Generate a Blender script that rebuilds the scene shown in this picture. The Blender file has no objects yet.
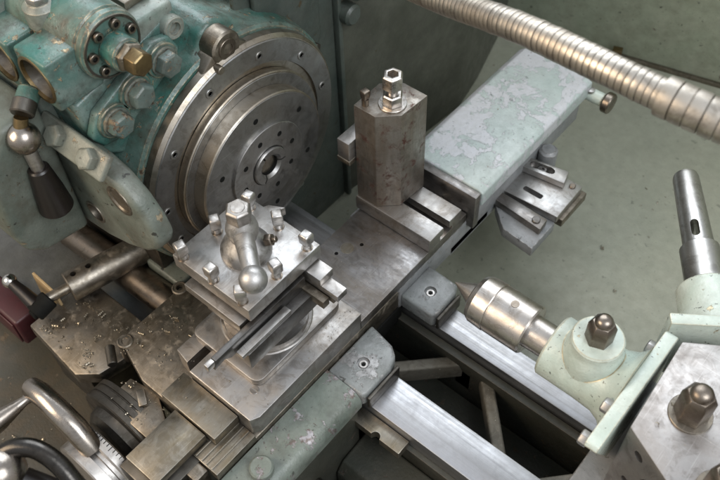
import bpy, bmesh, math, random
from mathutils import Vector, Matrix
random.seed(7)
S = 0.0008                      # one drawing unit = 0.8 mm
C = bpy.context.scene.collection
PI = math.pi
R = math.radians
V = Vector

# ------------------------------------------------------------------ materials
def nodes(name):
    m = bpy.data.materials.new(name); m.use_nodes = True
    nt = m.node_tree; nt.nodes.clear()
    o = nt.nodes.new('ShaderNodeOutputMaterial'); b = nt.nodes.new('ShaderNodeBsdfPrincipled')
    nt.links.new(b.outputs[0], o.inputs[0])
    return m, nt, b
class G:
    def __init__(s, nt):
        s.nt = nt
        s.tc = nt.nodes.new('ShaderNodeNewGeometry').outputs['Position']
    def n(s, t): return s.nt.nodes.new(t)
    def l(s, a, b): s.nt.links.new(a, b)
    def noise(s, scale, detail=4, rough=.55, vec=None, dist=0):
        n = s.n('ShaderNodeTexNoise'); n.inputs['Scale'].default_value = scale
        n.inputs['Detail'].default_value = detail; n.inputs['Roughness'].default_value = rough
        n.inputs['Distortion'].default_value = dist
        s.l(vec or s.tc, n.inputs['Vector']); return n.outputs['Fac']
    def mapping(s, scale, rot=(0, 0, 0), loc=(0, 0, 0)):
        n = s.n('ShaderNodeMapping'); n.inputs['Scale'].default_value = scale
        n.inputs['Rotation'].default_value = rot; n.inputs['Location'].default_value = loc
        s.l(s.tc, n.inputs['Vector']); return n.outputs[0]
    def ramp(s, fac, a, b, c0=0., c1=1.):
        n = s.n('ShaderNodeMapRange'); n.inputs['From Min'].default_value = a; n.inputs['From Max'].default_value = b
        n.inputs['To Min'].default_value = c0; n.inputs['To Max'].default_value = c1
        n.clamp = True; s.l(fac, n.inputs['Value']); return n.outputs[0]
    def math(s, op, a, b=None):
        n = s.n('ShaderNodeMath'); n.operation = op; n.use_clamp = op in ('MULTIPLY_ADD',)
        for i, x in enumerate((a, b)):
            if x is None: continue
            if isinstance(x, (int, float)): n.inputs[i].default_value = x
            else: s.l(x, n.inputs[i])
        return n.outputs[0]
    def mix(s, fac, a, b):
        n = s.n('ShaderNodeMix'); n.data_type = 'RGBA'
        if isinstance(fac, (int, float)): n.inputs[0].default_value = fac
        else: s.l(fac, n.inputs[0])
        for i, x in ((6, a), (7, b)):
            if isinstance(x, tuple): n.inputs[i].default_value = (*x, 1)
            else: s.l(x, n.inputs[i])
        return n.outputs[2]
    def edge(s, rad):
        bv = s.n('ShaderNodeBevel'); bv.samples = 4; bv.inputs['Radius'].default_value = rad
        g = s.n('ShaderNodeNewGeometry'); d = s.n('ShaderNodeVectorMath'); d.operation = 'DOT_PRODUCT'
        s.l(bv.outputs[0], d.inputs[0]); s.l(g.outputs['Normal'], d.inputs[1])
        return s.ramp(d.outputs['Value'], .995, .90)
    def bump(s, h, strength, dist, b):
        n = s.n('ShaderNodeBump'); n.inputs['Strength'].default_value = strength; n.inputs['Distance'].default_value = dist
        s.l(h, n.inputs['Height']); s.l(n.outputs[0], b.inputs['Normal'])

def steel(name, base=(.42, .41, .40), stain=(.16, .12, .085), stain_amt=.5, rough=.36, brush=None, rust=None, rust_amt=0., metal=1.0, speck=.3, rvar=.14, fine=.12, wear=0.0, scr=.35, grime=.4, rsoft=.06):
    """machined steel: oil stains, brushed streaks, tarnish, dust specks"""
    m, nt, b = nodes(name); g = G(nt)
    big = g.noise(22, 6, .62, dist=.6)
    mid = g.noise(120, 5, .65)
    col = g.mix(g.math('MULTIPLY', g.ramp(big, .40, .68), stain_amt), base, stain)
    col = g.mix(g.ramp(mid, .35, .75, 0, .35), col, tuple(x * .55 for x in base))
    h = g.noise(900, 3, .6)
    gm = g.noise(48, 8, .7, g.mapping((1, 1, 1), loc=(4, 2, 9)), 1.2)
    col = g.mix(g.math('MULTIPLY', g.ramp(gm, .50, .60), grime), col, tuple(x * .55 for x in stain))
    scs = None
    if scr:
        for rot, sc_ in (((.3, .2, .6), (900, 14, 900)), ((.1, -.2, -.5), (14, 1100, 1100)), ((0, .3, 1.3), (1300, 22, 1300))):
            sn = g.ramp(g.noise(1., 1, .5, g.mapping(sc_, rot)), .70, .74)
            scs = sn if scs is None else g.math('MAXIMUM', scs, sn)
        scs = g.math('MULTIPLY', scs, scr)
        col = g.mix(scs, col, tuple(min(x * 1.5, .8) for x in base))
    rg = g.math('ADD', g.ramp(mid, .3, .7, rough - rvar * .5, rough + rvar * .5), g.ramp(big, .4, .7, 0, rvar))
    if brush:
        v = g.mapping(brush)
        st = g.noise(1., 3, .7, v)
        st2 = g.noise(1., 4, .7, g.mapping(tuple(x * .16 for x in brush), loc=(5, 5, 5)))
        col = g.mix(g.ramp(st2, .48, .66, 0, .6), col, stain)
        col = g.mix(g.ramp(st, .35, .7, 0, .4), col, tuple(x * .5 for x in base))
        rg = g.math('ADD', rg, g.ramp(st, .3, .7, -.06, .08))
        h = g.math('ADD', h, g.math('MULTIPLY', st, 1.6))
    if rust:
        rn = g.noise(75, 7, .68, dist=.4)
        rm = g.ramp(rn, .66 - rust_amt * .2, .66 + rsoft - rust_amt * .2)
        col = g.mix(rm, col, rust); rg = g.math('ADD', rg, g.math('MULTIPLY', rm, .25))
    if speck:
        sp = g.noise(420, 2, .5)
        sm = g.math('MULTIPLY', g.ramp(sp, .72, .76), speck)
        col = g.mix(sm, col, (.62, .58, .5))
    if wear:
        e = g.math('MULTIPLY', g.edge(.0012), wear)
        col = g.mix(e, col, (.62, .60, .56))
    g.l(col, b.inputs['Base Color']); g.l(rg, b.inputs['Roughness'])
    b.inputs['Metallic'].default_value = metal
    g.bump(h, fine, .0004, b)
    return m

def paint(name, base, second, under=(.20, .17, .13), chip=.45, rough=.42, oil=(.05, .05, .04), oil_amt=.35, edge_col=None, edge_amt=.6, chip_scale=55, spots=.6, cmetal=.55):
    """old machine enamel: two shades, chips to primer or metal, oily dirt, worn edges"""
    m, nt, b = nodes(name); g = G(nt)
    big = g.noise(18, 6, .6, dist=.5); mid = g.noise(70, 6, .65)
    col = g.mix(g.ramp(big, .38, .62), base, second)
    col = g.mix(g.ramp(mid, .35, .8, 0, .45), col, tuple(x * .55 for x in base))
    dirt = g.noise(34, 7, .7, g.mapping((1, 1, 1), loc=(3, 1, 2)))
    col = g.mix(g.math('MULTIPLY', g.ramp(dirt, .45, .72), oil_amt), col, oil)
    e = g.edge(.0022)
    cn = g.noise(chip_scale, 8, .7, g.mapping((1, 1, 1), loc=(7, 5, 1)), .3)
    cm = g.ramp(cn, .68 - chip * .16, .70 - chip * .16)
    ce = g.ramp(g.math('ADD', g.math('MULTIPLY', e, edge_amt * .5), cn), .70, .76)
    mask = g.math('MAXIMUM', cm, ce)
    uc = g.mix(g.ramp(g.noise(160, 4), .4, .6), under, edge_col or tuple(x * 1.5 for x in under))
    col = g.mix(mask, col, uc)
    if spots:
        sp = g.math('MAXIMUM', g.noise(230, 3, .6, g.mapping((1, 1, 1), loc=(1, 9, 4))), g.math('SUBTRACT', g.noise(85, 3, .6, g.mapping((1, 1, 1), loc=(6, 2, 4))), .01))
        col = g.mix(g.math('MULTIPLY', g.ramp(sp, .67, .70), spots), col, (.03, .03, .025))
    rg = g.math('ADD', g.ramp(mid, .3, .7, rough - .1, rough + .12), g.math('MULTIPLY', mask, .1))
    g.l(col, b.inputs['Base Color']); g.l(rg, b.inputs['Roughness'])
    g.l(g.math('MULTIPLY', mask, cmetal), b.inputs['Metallic'])
    h = g.math('SUBTRACT', g.math('MULTIPLY', g.noise(300, 5), 1.0), g.math('MULTIPLY', mask, 1.5))
    h = g.math('ADD', h, g.math('MULTIPLY', mid, .8))
    g.bump(h, .5, .0008, b)
    return m

def plain(name, col, rough=.5, metal=0., var=.4, scale=80, bump=.15, spec=.5):
    m, nt, b = nodes(name); g = G(nt); b.inputs['Specular IOR Level'].default_value = spec
    n = g.noise(scale, 6, .65)
    g.l(g.mix(g.ramp(n, .35, .7, 0, var), col, tuple(x * .4 for x in col)), b.inputs['Base Color'])
    g.l(g.ramp(n, .3, .7, rough - .08, rough + .1), b.inputs['Roughness'])
    b.inputs['Metallic'].default_value = metal
    g.bump(g.noise(scale * 5, 4), bump, .0005, b)
    return m

BX = (26, 900, 900); BY = (900, 26, 900); BZ = (700, 700, 20)
M = {}
M['steel_top'] = steel('ground_steel', (.50, .49, .48), (.29, .245, .20), .55, .38, speck=.25, wear=.4)
M['steel_slide'] = steel('slide_steel', (.34, .33, .325), (.20, .165, .13), .7, .36, speck=.35, brush=(60, 300, 60), wear=.4)
M['steel_pad'] = steel('pad_steel', (.40, .385, .37), (.25, .20, .15), .6, .38, speck=.3, wear=.4)
M['way'] = steel('way_steel', (.50, .50, .515), (.20, .185, .165), .2, .38, brush=(5, 380, 380), speck=.0, scr=0, grime=.12, rvar=.05, wear=.5)
M['post'] = steel('post_steel', (.37, .345, .31), (.21, .165, .125), .75, .45, rust=(.125, .06, .047), rust_amt=.56, brush=(350, 350, 40), speck=.2, rsoft=.12, wear=.4)
M['brown'] = steel('oily_steel', (.28, .25, .21), (.155, .125, .085), .75, .40, speck=.5, rust=(.38, .335, .275), rust_amt=.64, rsoft=.2)
M['guard'] = steel('yellowed_steel', (.32, .295, .25), (.20, .155, .09), .7, .38, speck=.3, brush=(300, 60, 60), wear=.4)
M['dark'] = steel('dark_steel', (.14, .13, .115), (.07, .06, .045), .6, .42, speck=.2)
M['chuck'] = steel('chuck_steel', (.39, .385, .375), (.25, .225, .19), .55, .40, speck=.12, fine=.08, brush=(500, 40, 40))
M['chuck_face'] = steel('chuck_face_steel', (.48, .475, .47), (.31, .28, .24), .5, .34, speck=.12, fine=.08)
M['rim'] = steel('rim_steel', (.44, .40, .345), (.27, .21, .14), .7, .36, speck=.15)
M['bright'] = steel('bright_steel', (.54, .52, .50), (.34, .30, .26), .5, .36, speck=.1)
M['handle'] = steel('handle_steel', (.46, .45, .44), (.33, .31, .28), .5, .44, speck=.2, grime=.6)
M['chrome'] = steel('polished_steel', (.62, .60, .57), (.35, .31, .27), .35, .17, speck=.1, rvar=.06, fine=.04)
M['tool'] = steel('tool_steel', (.20, .195, .19), (.12, .10, .08), .6, .36, speck=.2)
M['center'] = steel('center_steel', (.54, .51, .48), (.36, .29, .22), .6, .29, speck=.1, rvar=.1)
M['nut'] = steel('dark_nut_steel', (.24, .205, .17), (.13, .10, .075), .6, .30, speck=.1)
M['brass'] = steel('brass', (.25, .185, .095), (.11, .075, .04), .8, .36, speck=.1)
M['turret'] = steel('turret_steel', (.39, .37, .355), (.28, .24, .21), .5, .44, speck=.5)
M['pin_steel'] = steel('pin_steel', (.36, .34, .32), (.20, .17, .14), .7, .42, speck=.2)
M['ball'] = steel('ball_steel', (.36, .325, .29), (.22, .18, .14), .55, .24, speck=.12, rvar=.1)
M['satin'] = steel('satin_steel', (.50, .49, .47), (.34, .31, .27), .4, .33, speck=.1, rvar=.08)
M['hose'] = steel('hose_steel', (.48, .44, .385), (.33, .28, .22), .6, .40, speck=.05, rvar=.1, scr=0, grime=.5)
M['green'] = paint('green_enamel', (.040, .112, .092), (.14, .185, .16), (.11, .08, .055), .55, .30, edge_col=(.40, .33, .22), oil_amt=.95, oil=(.055, .043, .028), spots=1., edge_amt=1.)
# greens of the headstock
M['green_bright'] = paint('turquoise_enamel', (.034, .120, .100), (.150, .200, .178), (.09, .07, .05), .52, .30, edge_col=(.45, .36, .23), oil_amt=.95, spots=1., oil=(.035, .032, .024), edge_amt=1.1)
M['green_pale'] = paint('worn_pale_enamel', (.24, .255, .225), (.13, .185, .155), (.20, .17, .13), .45, .34, edge_col=(.42, .38, .30), oil_amt=.75, oil=(.05, .046, .034), edge_amt=.9)
M['grey_green'] = paint('grey_green_enamel', (.095, .112, .092), (.145, .16, .135), (.085, .07, .05), .35, .40, oil_amt=.7, spots=1., edge_col=(.30, .25, .17), oil=(.06, .052, .036))
M['mint'] = paint('mint_enamel', (.43, .50, .44), (.49, .535, .475), (.34, .28, .18), .22, .30, oil_amt=.36, spots=.8, edge_amt=.9, edge_col=(.5, .44, .3), oil=(.25, .24, .18))
M['cover'] = paint('chipped_cover_enamel', (.37, .43, .405), (.42, .47, .45), (.475, .48, .495), 1.2, .36, oil_amt=.2, edge_amt=.35, edge_col=(.45, .455, .46), chip_scale=24, spots=.4, oil=(.2, .2, .17), cmetal=.1)
M['wing'] = paint('flaking_apron_enamel', (.195, .215, .185), (.13, .155, .13), (.15, .12, .105), .95, .36, oil_amt=.6, edge_amt=.3, edge_col=(.36, .34, .35), chip_scale=26, spots=.7)
M['nose'] = paint('worn_nose_casting', (.255, .262, .262), (.205, .22, .21), (.24, .235, .23), .8, .34, oil_amt=.6, edge_amt=.8, edge_col=(.36, .355, .35), chip_scale=34, spots=.8)
M['strap'] = paint('strap_enamel', (.15, .165, .135), (.20, .205, .17), (.12, .10, .07), .2, .38, oil_amt=.7, oil=(.06, .05, .035), edge_amt=.9, edge_col=(.35, .30, .22))
M['bolt_green'] = paint('bolt_enamel', (.085, .125, .112), (.14, .165, .145), (.085, .06, .045), .75, .34, edge_col=(.28, .23, .16), oil_amt=.8, chip_scale=90, edge_amt=1.1)
M['cast'] = paint('bare_casting', (.21, .22, .225), (.25, .25, .25), (.12, .10, .08), .2, .40, oil_amt=.4, edge_amt=.9, edge_col=(.45, .44, .43))
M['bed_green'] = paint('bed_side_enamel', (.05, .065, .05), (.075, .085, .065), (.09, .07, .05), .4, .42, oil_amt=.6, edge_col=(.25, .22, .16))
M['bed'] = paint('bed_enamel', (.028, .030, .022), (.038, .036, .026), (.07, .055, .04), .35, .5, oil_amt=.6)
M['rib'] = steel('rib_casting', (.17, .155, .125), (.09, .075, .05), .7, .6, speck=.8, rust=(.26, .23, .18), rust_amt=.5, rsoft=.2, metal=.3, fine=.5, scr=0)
M['panel'] = paint('panel_enamel', (.045, .060, .052), (.075, .088, .075), (.075, .058, .035), .3, .40, oil_amt=.6, edge_amt=.3, spots=.4)
M['panel2'] = paint('olive_panel_enamel', (.055, .058, .043), (.085, .088, .068), (.075, .058, .035), .12, .45, oil_amt=.6, edge_amt=.2, spots=.2)
M['pan'] = paint('pan_enamel', (.085, .068, .045), (.065, .06, .045), (.12, .09, .06), .2, .40, oil_amt=.6, edge_amt=.2, spots=.5)  # brown oil, with the floor's shade mixed into the colour
M['pedestal'] = paint('pedestal_enamel', (.06, .062, .06), (.10, .105, .10), (.06, .05, .04), .1, .42, oil_amt=.5, edge_amt=.2, spots=.3)
M['tray'] = paint('tray_enamel', (.25, .258, .20), (.27, .275, .215), (.20, .17, .12), .0, .42, oil_amt=.16, edge_amt=.0, spots=.4, oil=(.14, .13, .09))
M['wall'] = paint('wall_enamel', (.28, .315, .235), (.32, .345, .265), (.15, .12, .09), .05, .5, oil_amt=.4, edge_amt=.2, spots=.8, oil=(.12, .12, .08))
M['black'] = plain('black_bakelite', (.010, .007, .006), .35, 0, .4, 60, .05)
M['rim_black'] = steel('blackened_steel', (.07, .065, .06), (.04, .035, .03), .6, .24, speck=.1)
M['soot'] = plain('soot_black', (.010, .010, .009), .7, 0, .4, 60, .2, .1)  # flat black parts, and shade painted into bore, sockets and holes
M['red'] = plain('maroon_enamel', (.055, .012, .014), .45, 0, .6, 60, .1)
M['tan'] = plain('tan_sheet', (.38, .27, .14), .5, 0, .4, 60, .1)
M['swarf'] = plain('swarf_metal', (.42, .37, .29), .4, 1., .5, 300, .1)

# ------------------------------------------------------------------ mesh builder
def frame(axis):
    z = V(axis).normalized()
    x = z.orthogonal().normalized() if abs(z.z) > .999 else V((0, 0, 1)).cross(z).normalized()
    if abs(z.z) > .999: x = V((1, 0, 0))
    return Matrix((x, z.cross(x), z)).transposed()

class MB:
    """collects shapes, in drawing units, into one mesh object"""
    def __init__(s): s.bm = bmesh.new()
    def _add(s, t, bevel=0, seg=2, ang=30):
        bmesh.ops.recalc_face_normals(t, faces=t.faces)
        if bevel:
            es = [e for e in t.edges if len(e.link_faces) == 2 and e.calc_face_angle(0) > R(ang)]
            bmesh.ops.bevel(t, geom=es, offset=bevel, segments=seg, profile=.5, affect='EDGES', clamp_overlap=True)
        me = bpy.data.meshes.new('t'); t.to_mesh(me); t.free(); s.bm.from_mesh(me); bpy.data.meshes.remove(me)
        return s
    def box(s, x0, x1, y0, y1, z0, z1, bevel=1.2, seg=2, rot=0, piv=None):
        t = bmesh.new(); bmesh.ops.create_cube(t, size=1)
        for v in t.verts: v.co = V(((x0 + x1) / 2 + v.co.x * (x1 - x0), (y0 + y1) / 2 + v.co.y * (y1 - y0), (z0 + z1) / 2 + v.co.z * (z1 - z0)))
        if rot:
            p = V(piv or ((x0 + x1) / 2, (y0 + y1) / 2, 0))
            bmesh.ops.rotate(t, cent=p, matrix=Matrix.Rotation(R(rot), 3, 'Z'), verts=t.verts)
        return s._add(t, bevel, seg)
    def prism(s, poly, a, b, axis='Z', bevel=1.2, seg=2, ang=30):
        """polygon in the two other axes, extruded from a to b"""
        f = {'Z': lambda p, h: V((p[0], p[1], h)), 'X': lambda p, h: V((h, p[0], p[1])), 'Y': lambda p, h: V((p[0], h, p[1]))}[axis]
        t = bmesh.new()
        lo = [t.verts.new(f(p, a)) for p in poly]; hi = [t.verts.new(f(p, b)) for p in poly]
        t.faces.new(lo); t.faces.new(hi); n = len(poly)
        for i in range(n): t.faces.new((lo[i], lo[(i + 1) % n], hi[(i + 1) % n], hi[i]))
        return s._add(t, bevel, seg, ang)
    def lathe(s, o, axis, prof, seg=48, phase=0., bevel=0):
        """profile of (distance along the axis, radius)"""
        m = frame(axis); t = bmesh.new(); rings = []
        for d, r in prof:
            if r < 1e-6: rings.append([t.verts.new(V(o) + m @ V((0, 0, d)))])
            else: rings.append([t.verts.new(V(o) + m @ V((r * math.cos(phase + 2 * PI * k / seg), r * math.sin(phase + 2 * PI * k / seg), d))) for k in range(seg)])
        for a, b in zip(rings, rings[1:]):
            for k in range(seg):
                j = (k + 1) % seg
                if len(a) == 1 and len(b) == 1: continue
                if len(a) == 1: t.faces.new((a[0], b[k], b[j]))
                elif len(b) == 1: t.faces.new((a[k], a[j], b[0]))
                else: t.faces.new((a[k], a[j], b[j], b[k]))
        if len(rings[0]) > 1 and len(rings[-1]) > 1:
            a, b = rings[-1], rings[0]
            for k in range(seg): t.faces.new((a[k], a[(k + 1) % seg], b[(k + 1) % seg], b[k]))
        elif len(rings[0]) > 1: t.faces.new(rings[0])
        elif len(rings[-1]) > 1: t.faces.new(rings[-1])
        return s._add(t, bevel, 2, 40)
    def cyl(s, p0, p1, r0, r1=None, seg=40, bevel=0):
        a = V(p1) - V(p0); L = a.length; r1 = r0 if r1 is None else r1; b = bevel
        pr = [(0, 0), (0, r0 - b), (b, r0), (L - b, r1), (L, r1 - b), (L, 0)] if b else [(0, 0), (0, r0), (L, r1), (L, 0)]
        return s.lathe(p0, a, pr, seg)
    def sphere(s, o, r, seg=32):
        return s.lathe(V(o), (0, 0, 1), [(r * math.sin(-PI / 2 + PI * i / 16), r * math.cos(-PI / 2 + PI * i / 16) if 0 < i < 16 else 0) for i in range(17)], seg)
    def hexa(s, p, axis, r, h, phase=.3, sides=6, bevel=.7, dome=True, hole=0):
        """hexagon nut or bolt head with its chamfered top"""
        t = MB(); m = frame(axis)
        pr = [(0, 0), (0, r), (h - r * .16, r), (h, r * .84)]
        pr += [(h, hole), (h - r, hole), (h - r, 0)] if hole else [(h, 0)]
        s.lathe(p, axis, pr, sides, phase, bevel); return s
    def tube(s, pts, rads, seg=20, caps=True):
        t = bmesh.new(); rings = []; n = len(pts); pts = [V(p) for p in pts]
        up = None
        for i, p in enumerate(pts):
            d = (pts[min(i + 1, n - 1)] - pts[max(i - 1, 0)]).normalized()
            if up is None: up = d.orthogonal().normalized()
            x = (up - d * up.dot(d)).normalized(); y = d.cross(x); up = x
            r = rads[i] if isinstance(rads, (list, tuple)) else rads
            rings.append([t.verts.new(p + x * r * math.cos(2 * PI * k / seg) + y * r * math.sin(2 * PI * k / seg)) for k in range(seg)])
        for a, b in zip(rings, rings[1:]):
            for k in range(seg): t.faces.new((a[k], a[(k + 1) % seg], b[(k + 1) % seg], b[k]))
        if caps: t.faces.new(rings[0]); t.faces.new(rings[-1])
        return s._add(t)
    def build(s, name, mat, parent=None, smooth=32, cut=None):
        base = V(parent['base']) if parent is not None and 'base' in parent else V((0, 0, 0))
        if cut is not None: s._cut(cut)
        for v in s.bm.verts: v.co = (v.co - base) * S
        me = bpy.data.meshes.new(name); s.bm.to_mesh(me); s.bm.free()
        for p in me.polygons: p.use_smooth = True
        me.set_sharp_from_angle(angle=R(smooth)); me.materials.append(M[mat])
        o = bpy.data.objects.new(name, me); C.objects.link(o)
        if parent is not None: o.parent = parent; o['base'] = list(base)
        return o
    def _cut(s, other):
        obs = []
        for q in (s, other):
            for v in q.bm.verts: v.co *= S
            me = bpy.data.meshes.new('c'); q.bm.to_mesh(me); q.bm.free()
            o = bpy.data.objects.new('c', me); C.objects.link(o); obs.append(o)
        md = obs[0].modifiers.new('b', 'BOOLEAN'); md.object = obs[1]; md.operation = 'DIFFERENCE'; md.solver = 'EXACT'; md.use_self = True
        dg = bpy.context.evaluated_depsgraph_get()
        me = bpy.data.meshes.new_from_object(obs[0].evaluated_get(dg))
        s.bm = bmesh.new(); s.bm.from_mesh(me); bpy.data.meshes.remove(me)
        for v in s.bm.verts: v.co /= S
        for o in obs: d = o.data; bpy.data.objects.remove(o); bpy.data.meshes.remove(d)

def thing(name, label, cat, base=(0, 0, 0), group=None):
    o = bpy.data.objects.new(name, None); C.objects.link(o); o.empty_display_size = .02
    o.location = V(base) * S; o['base'] = list(base); o['label'] = label; o['category'] = cat
    if group: o['group'] = group
    return o

def socket_screw(parent, p, axis, r, mat='chuck', name='socket_screw', h=1.5, deep=4):
    """round screw head with a six-sided socket"""
    b = MB(); m = frame(axis); ax = V(axis).normalized()
    b.lathe(V(p) - ax * 1, axis, [(0, r), (h + 1 - .6, r), (h + 1, r - .6), (h + 1, r * .55), (h + 1 - deep * .5, r * .5), (h + 1 - deep * .5, 0)], 24)
    o = b.build(name, mat, parent)
    MB().lathe(V(p) - ax * .6 + ax * (h + .9 - deep * .5), axis, [(0, 0), (0, r * .5), (.3, r * .5), (.3, 0)], 6).build('socket', 'soot', o)
    return o

# ------------------------------------------------------------------ setting: chip tray floor
t = MB().box(-1300, 1700, -1300, 1300, -212, -200, 0).build('tray_floor', 'tray'); t['kind'] = 'structure'

t = thing('drip_pan', 'brown oily sheet metal drip pan on the floor at front left', 'pan', (-300, -600, -199))  # added sheet over the tray floor, its dark colour stands in for shade
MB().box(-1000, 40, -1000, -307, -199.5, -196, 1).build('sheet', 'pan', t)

# rear wall of the tray
t = thing('splash_wall', 'olive green sheet metal wall standing along the far edge of the tray', 'wall', (400, 780, -200))
wl = V((466, 103)).normalized(); wn = V((-wl.y, wl.x))
def wp(u, w): q = V((7, 894)) + wl * u + wn * w; return (q.x, q.y)
MB().prism([wp(-420, 0), wp(2200, 0), wp(2200, 10), wp(-420, 10)], -199.5, 700, 'Z', .8).build('sheet', 'wall', t)
MB().prism([wp(-420, -9), wp(2200, -9), wp(2200, -.5), wp(-420, -.5)], -199.6, -191, 'Z', 1).build('foot_strip', 'brown', t)
MB().box(-12, 8, 862, 878, -199, -165, 2, rot=20).build('bracket', 'brass', t)

# splash panel beyond the headstock
t = thing('splash_panel', 'dark olive stained upright panel beyond the rusty hexagonal tool post', 'panel', (-200, 560, -200))
MB().prism([(-203, 256), (-176, 560), (-196, 650), (-282, 930), (-290, 926), (-205, 648), (-184.5, 560), (-211, 256)], -199.4, 640, 'Z', .6).build('sheet', 'panel2', t)
# end cover beside the chuck
t = thing('gear_cover', 'dark green painted end cover with a straight lip beside the chuck', 'cover', (-215, 160, -200))
MB().prism([(60, -199.3), (243, -199.3), (243, 600), (60, 600)], -214, -206, 'X', 2).build('cover_plate', 'panel', t)
MB().box(-213, -196, 243.4, 253, -199, 620, 3).build('lip', 'panel', t)
MB().prism([(85, 180), (150, 120), (205, 200), (205, 420), (85, 420)], -205.6, -194, 'X', 5, 3).build('shield', 'panel', t)
for y, z in ((120, 250), (186, 190), (150, 330)):
    MB().hexa((-194, y, z), (1, 0, 0), 8, 7).build('cover_bolt', 'dark', t)
MB().cyl((-206, 270, 262), (-168, 270, 262), 26, bevel=3).hexa((-168, 270, 262), (1, 0, 0), 12, 12).build('hinge_boss', 'panel', t)
MB().cyl((-206, 262, 205), (-180, 262, 205), 17, bevel=4).build('plug', 'panel', t)

# ------------------------------------------------------------------ bed
bed = thing('lathe_bed', 'dark lathe bed with two bright ground ways and diagonal casting ribs', 'machine bed', (200, -20, -200))
MB().box(-640, 900, -119, -60, -74, -45, 2).build('way', 'way', bed)
MB().box(-640, 900, 38, 80, -74, -45, 2).build('way', 'way', bed)
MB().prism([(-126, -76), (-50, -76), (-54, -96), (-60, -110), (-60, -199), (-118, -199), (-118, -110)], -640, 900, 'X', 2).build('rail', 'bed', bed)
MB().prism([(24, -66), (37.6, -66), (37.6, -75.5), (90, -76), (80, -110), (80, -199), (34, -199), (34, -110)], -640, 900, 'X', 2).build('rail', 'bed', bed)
MB().box(-640, 900, -59, 33, -199, -180, 1).build('bed_floor', 'bed', bed)  # dark sheet added for the shade between the ways
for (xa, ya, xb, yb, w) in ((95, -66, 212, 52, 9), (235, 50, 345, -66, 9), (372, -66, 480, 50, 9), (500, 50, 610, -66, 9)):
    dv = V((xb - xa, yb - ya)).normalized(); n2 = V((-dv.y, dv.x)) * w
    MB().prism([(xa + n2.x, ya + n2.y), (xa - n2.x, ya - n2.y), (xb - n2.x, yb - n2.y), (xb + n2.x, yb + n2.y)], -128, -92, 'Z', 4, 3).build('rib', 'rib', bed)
MB().prism([(-190, -199), (-190, -150), (-176, -132), (-119, -126), (-119, -199)], 153, 900, 'X', 4, 3).build('side_ledge', 'bed', bed)
MB().box(156, 900, -420, -190.5, -199, -172, 3).build('front_ledge', 'bed', bed)
MB().cyl((153, -232, -120), (900, -232, -120), 14, seg=36).build('traverse_rod', 'dark', bed)
MB().box(196, 222, 34, 37.4, -150, -92, 1).build('rib_boss', 'bed', bed)

# ------------------------------------------------------------------ saddle
sad = thing('saddle', 'oily brown and flaking green saddle casting clamped astride the bed', 'saddle', (0, -60, -45))
lw = MB().prism([(-157, -277), (-157, -166), (-120, -130), (-50, -60), (-50, 88), (92, 88), (92, -262), (60, -300), (-84, -300)], -40, 0, 'Z', 2.5)
cu = MB().box(-140, -96, -286, -240, -30, 30, 0)
lw.build('left_wing', 'brown', sad)
MB().prism([(-50, 86), (-50, 250), (94, 250), (94, 26), (60, 26)], -42, 6, 'Z', 3).build('rear_bridge', 'cast', sad)
# right wing: rounded, painted towards the front
def wing_profile(x1): return [(93, -42), (x1, -42)] + [(x1 - 22 + 22 * math.cos(R(k * 10)), -31 + 20 * math.sin(R(k * 10))) for k in range(10)] + [(93, -9)]
MB().prism(wing_profile(153), -560, -128, 'Y', 0, 3, 20).build('right_wing', 'wing', sad)
n1 = MB().prism([(93, -127.5), (153, -127.5), (156, -120), (157, -72), (150, -52), (136, -42), (93, -34)], -40, -11, 'Z', 4, 3)
n1.build('nose', 'nose', sad, cut=MB().cyl((123, -88, -16), (123, -88, 0), 9))
n2 = MB().prism([(93, 30), (150, 30), (153, 40), (152, 84), (146, 96), (93, 98)], -40, -11, 'Z', 4, 3)
n2.build('nose', 'nose', sad, cut=MB().cyl((123, 62, -16), (123, 62, 0), 9))
for y in (-88, 62): socket_screw(sad, (123, y, -16), (0, 0, 1), 6.5, 'bright')
MB().prism([(-124, -72), (-118, -60), (-60, -60), (-57, -72)], 153.5, 160, 'X', 1).build('wiper', 'dark', sad) if False else None
MB().box(157.3, 163, -123, -58, -44.4, -18, 2.5).build('wiper', 'dark', sad)
MB().box(153.4, 159, 34, 88, -44.4, -18, 2.5).build('wiper', 'dark', sad)
kp = MB().box(136, 228, -143, -119.6, -78, -62, 1.5)
kp.build('keep_plate', 'guard', sad, cut=MB().cyl((188, -143, -100), (188, -143, -50), 7))
MB().box(92, 152, -560, -134, -199, -43, 4).build('apron_front', 'bed', sad)
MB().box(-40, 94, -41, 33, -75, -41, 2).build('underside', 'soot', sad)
MB().cyl((124, -286, -10), (124, -286, 4), 15.5, bevel=2.2).build('plug', 'wing', sad)
for p in ((-156, -166), (-149, -274)):
    c = MB().lathe((p[0], p[1], -3), (0, 0, 1), [(-37, 0), (-37, 11.5), (3.5, 11.5), (5, 10), (5, 9.2), (4, 8.8), (4, 5.2), (-1, 4.6), (-1, 0)], 36).build('clamp_screw', 'brown', sad)
    MB().lathe((p[0], p[1], -3.9), (0, 0, 1), [(0, 0), (0, 4.5), (.6, 4.5), (.6, 0)], 6).build('socket', 'soot', c)
# dovetail way under the front of the slide
dv = MB().box(40, 92, -330, -262, -8, 8, 1)
for y in (52, 62, 70, 80): dv.box(y, y + 3, -329, -263, 8, 10.5, .8)
dv.build('dovetail', 'guard', sad)
MB().box(-14, 60, -398, -301, -40, 3, 2).build('screw_bracket', 'dark', sad)
MB().box(40, 76, -352, -331, -30, 2, 2).build('end_block', 'brown', sad)
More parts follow.
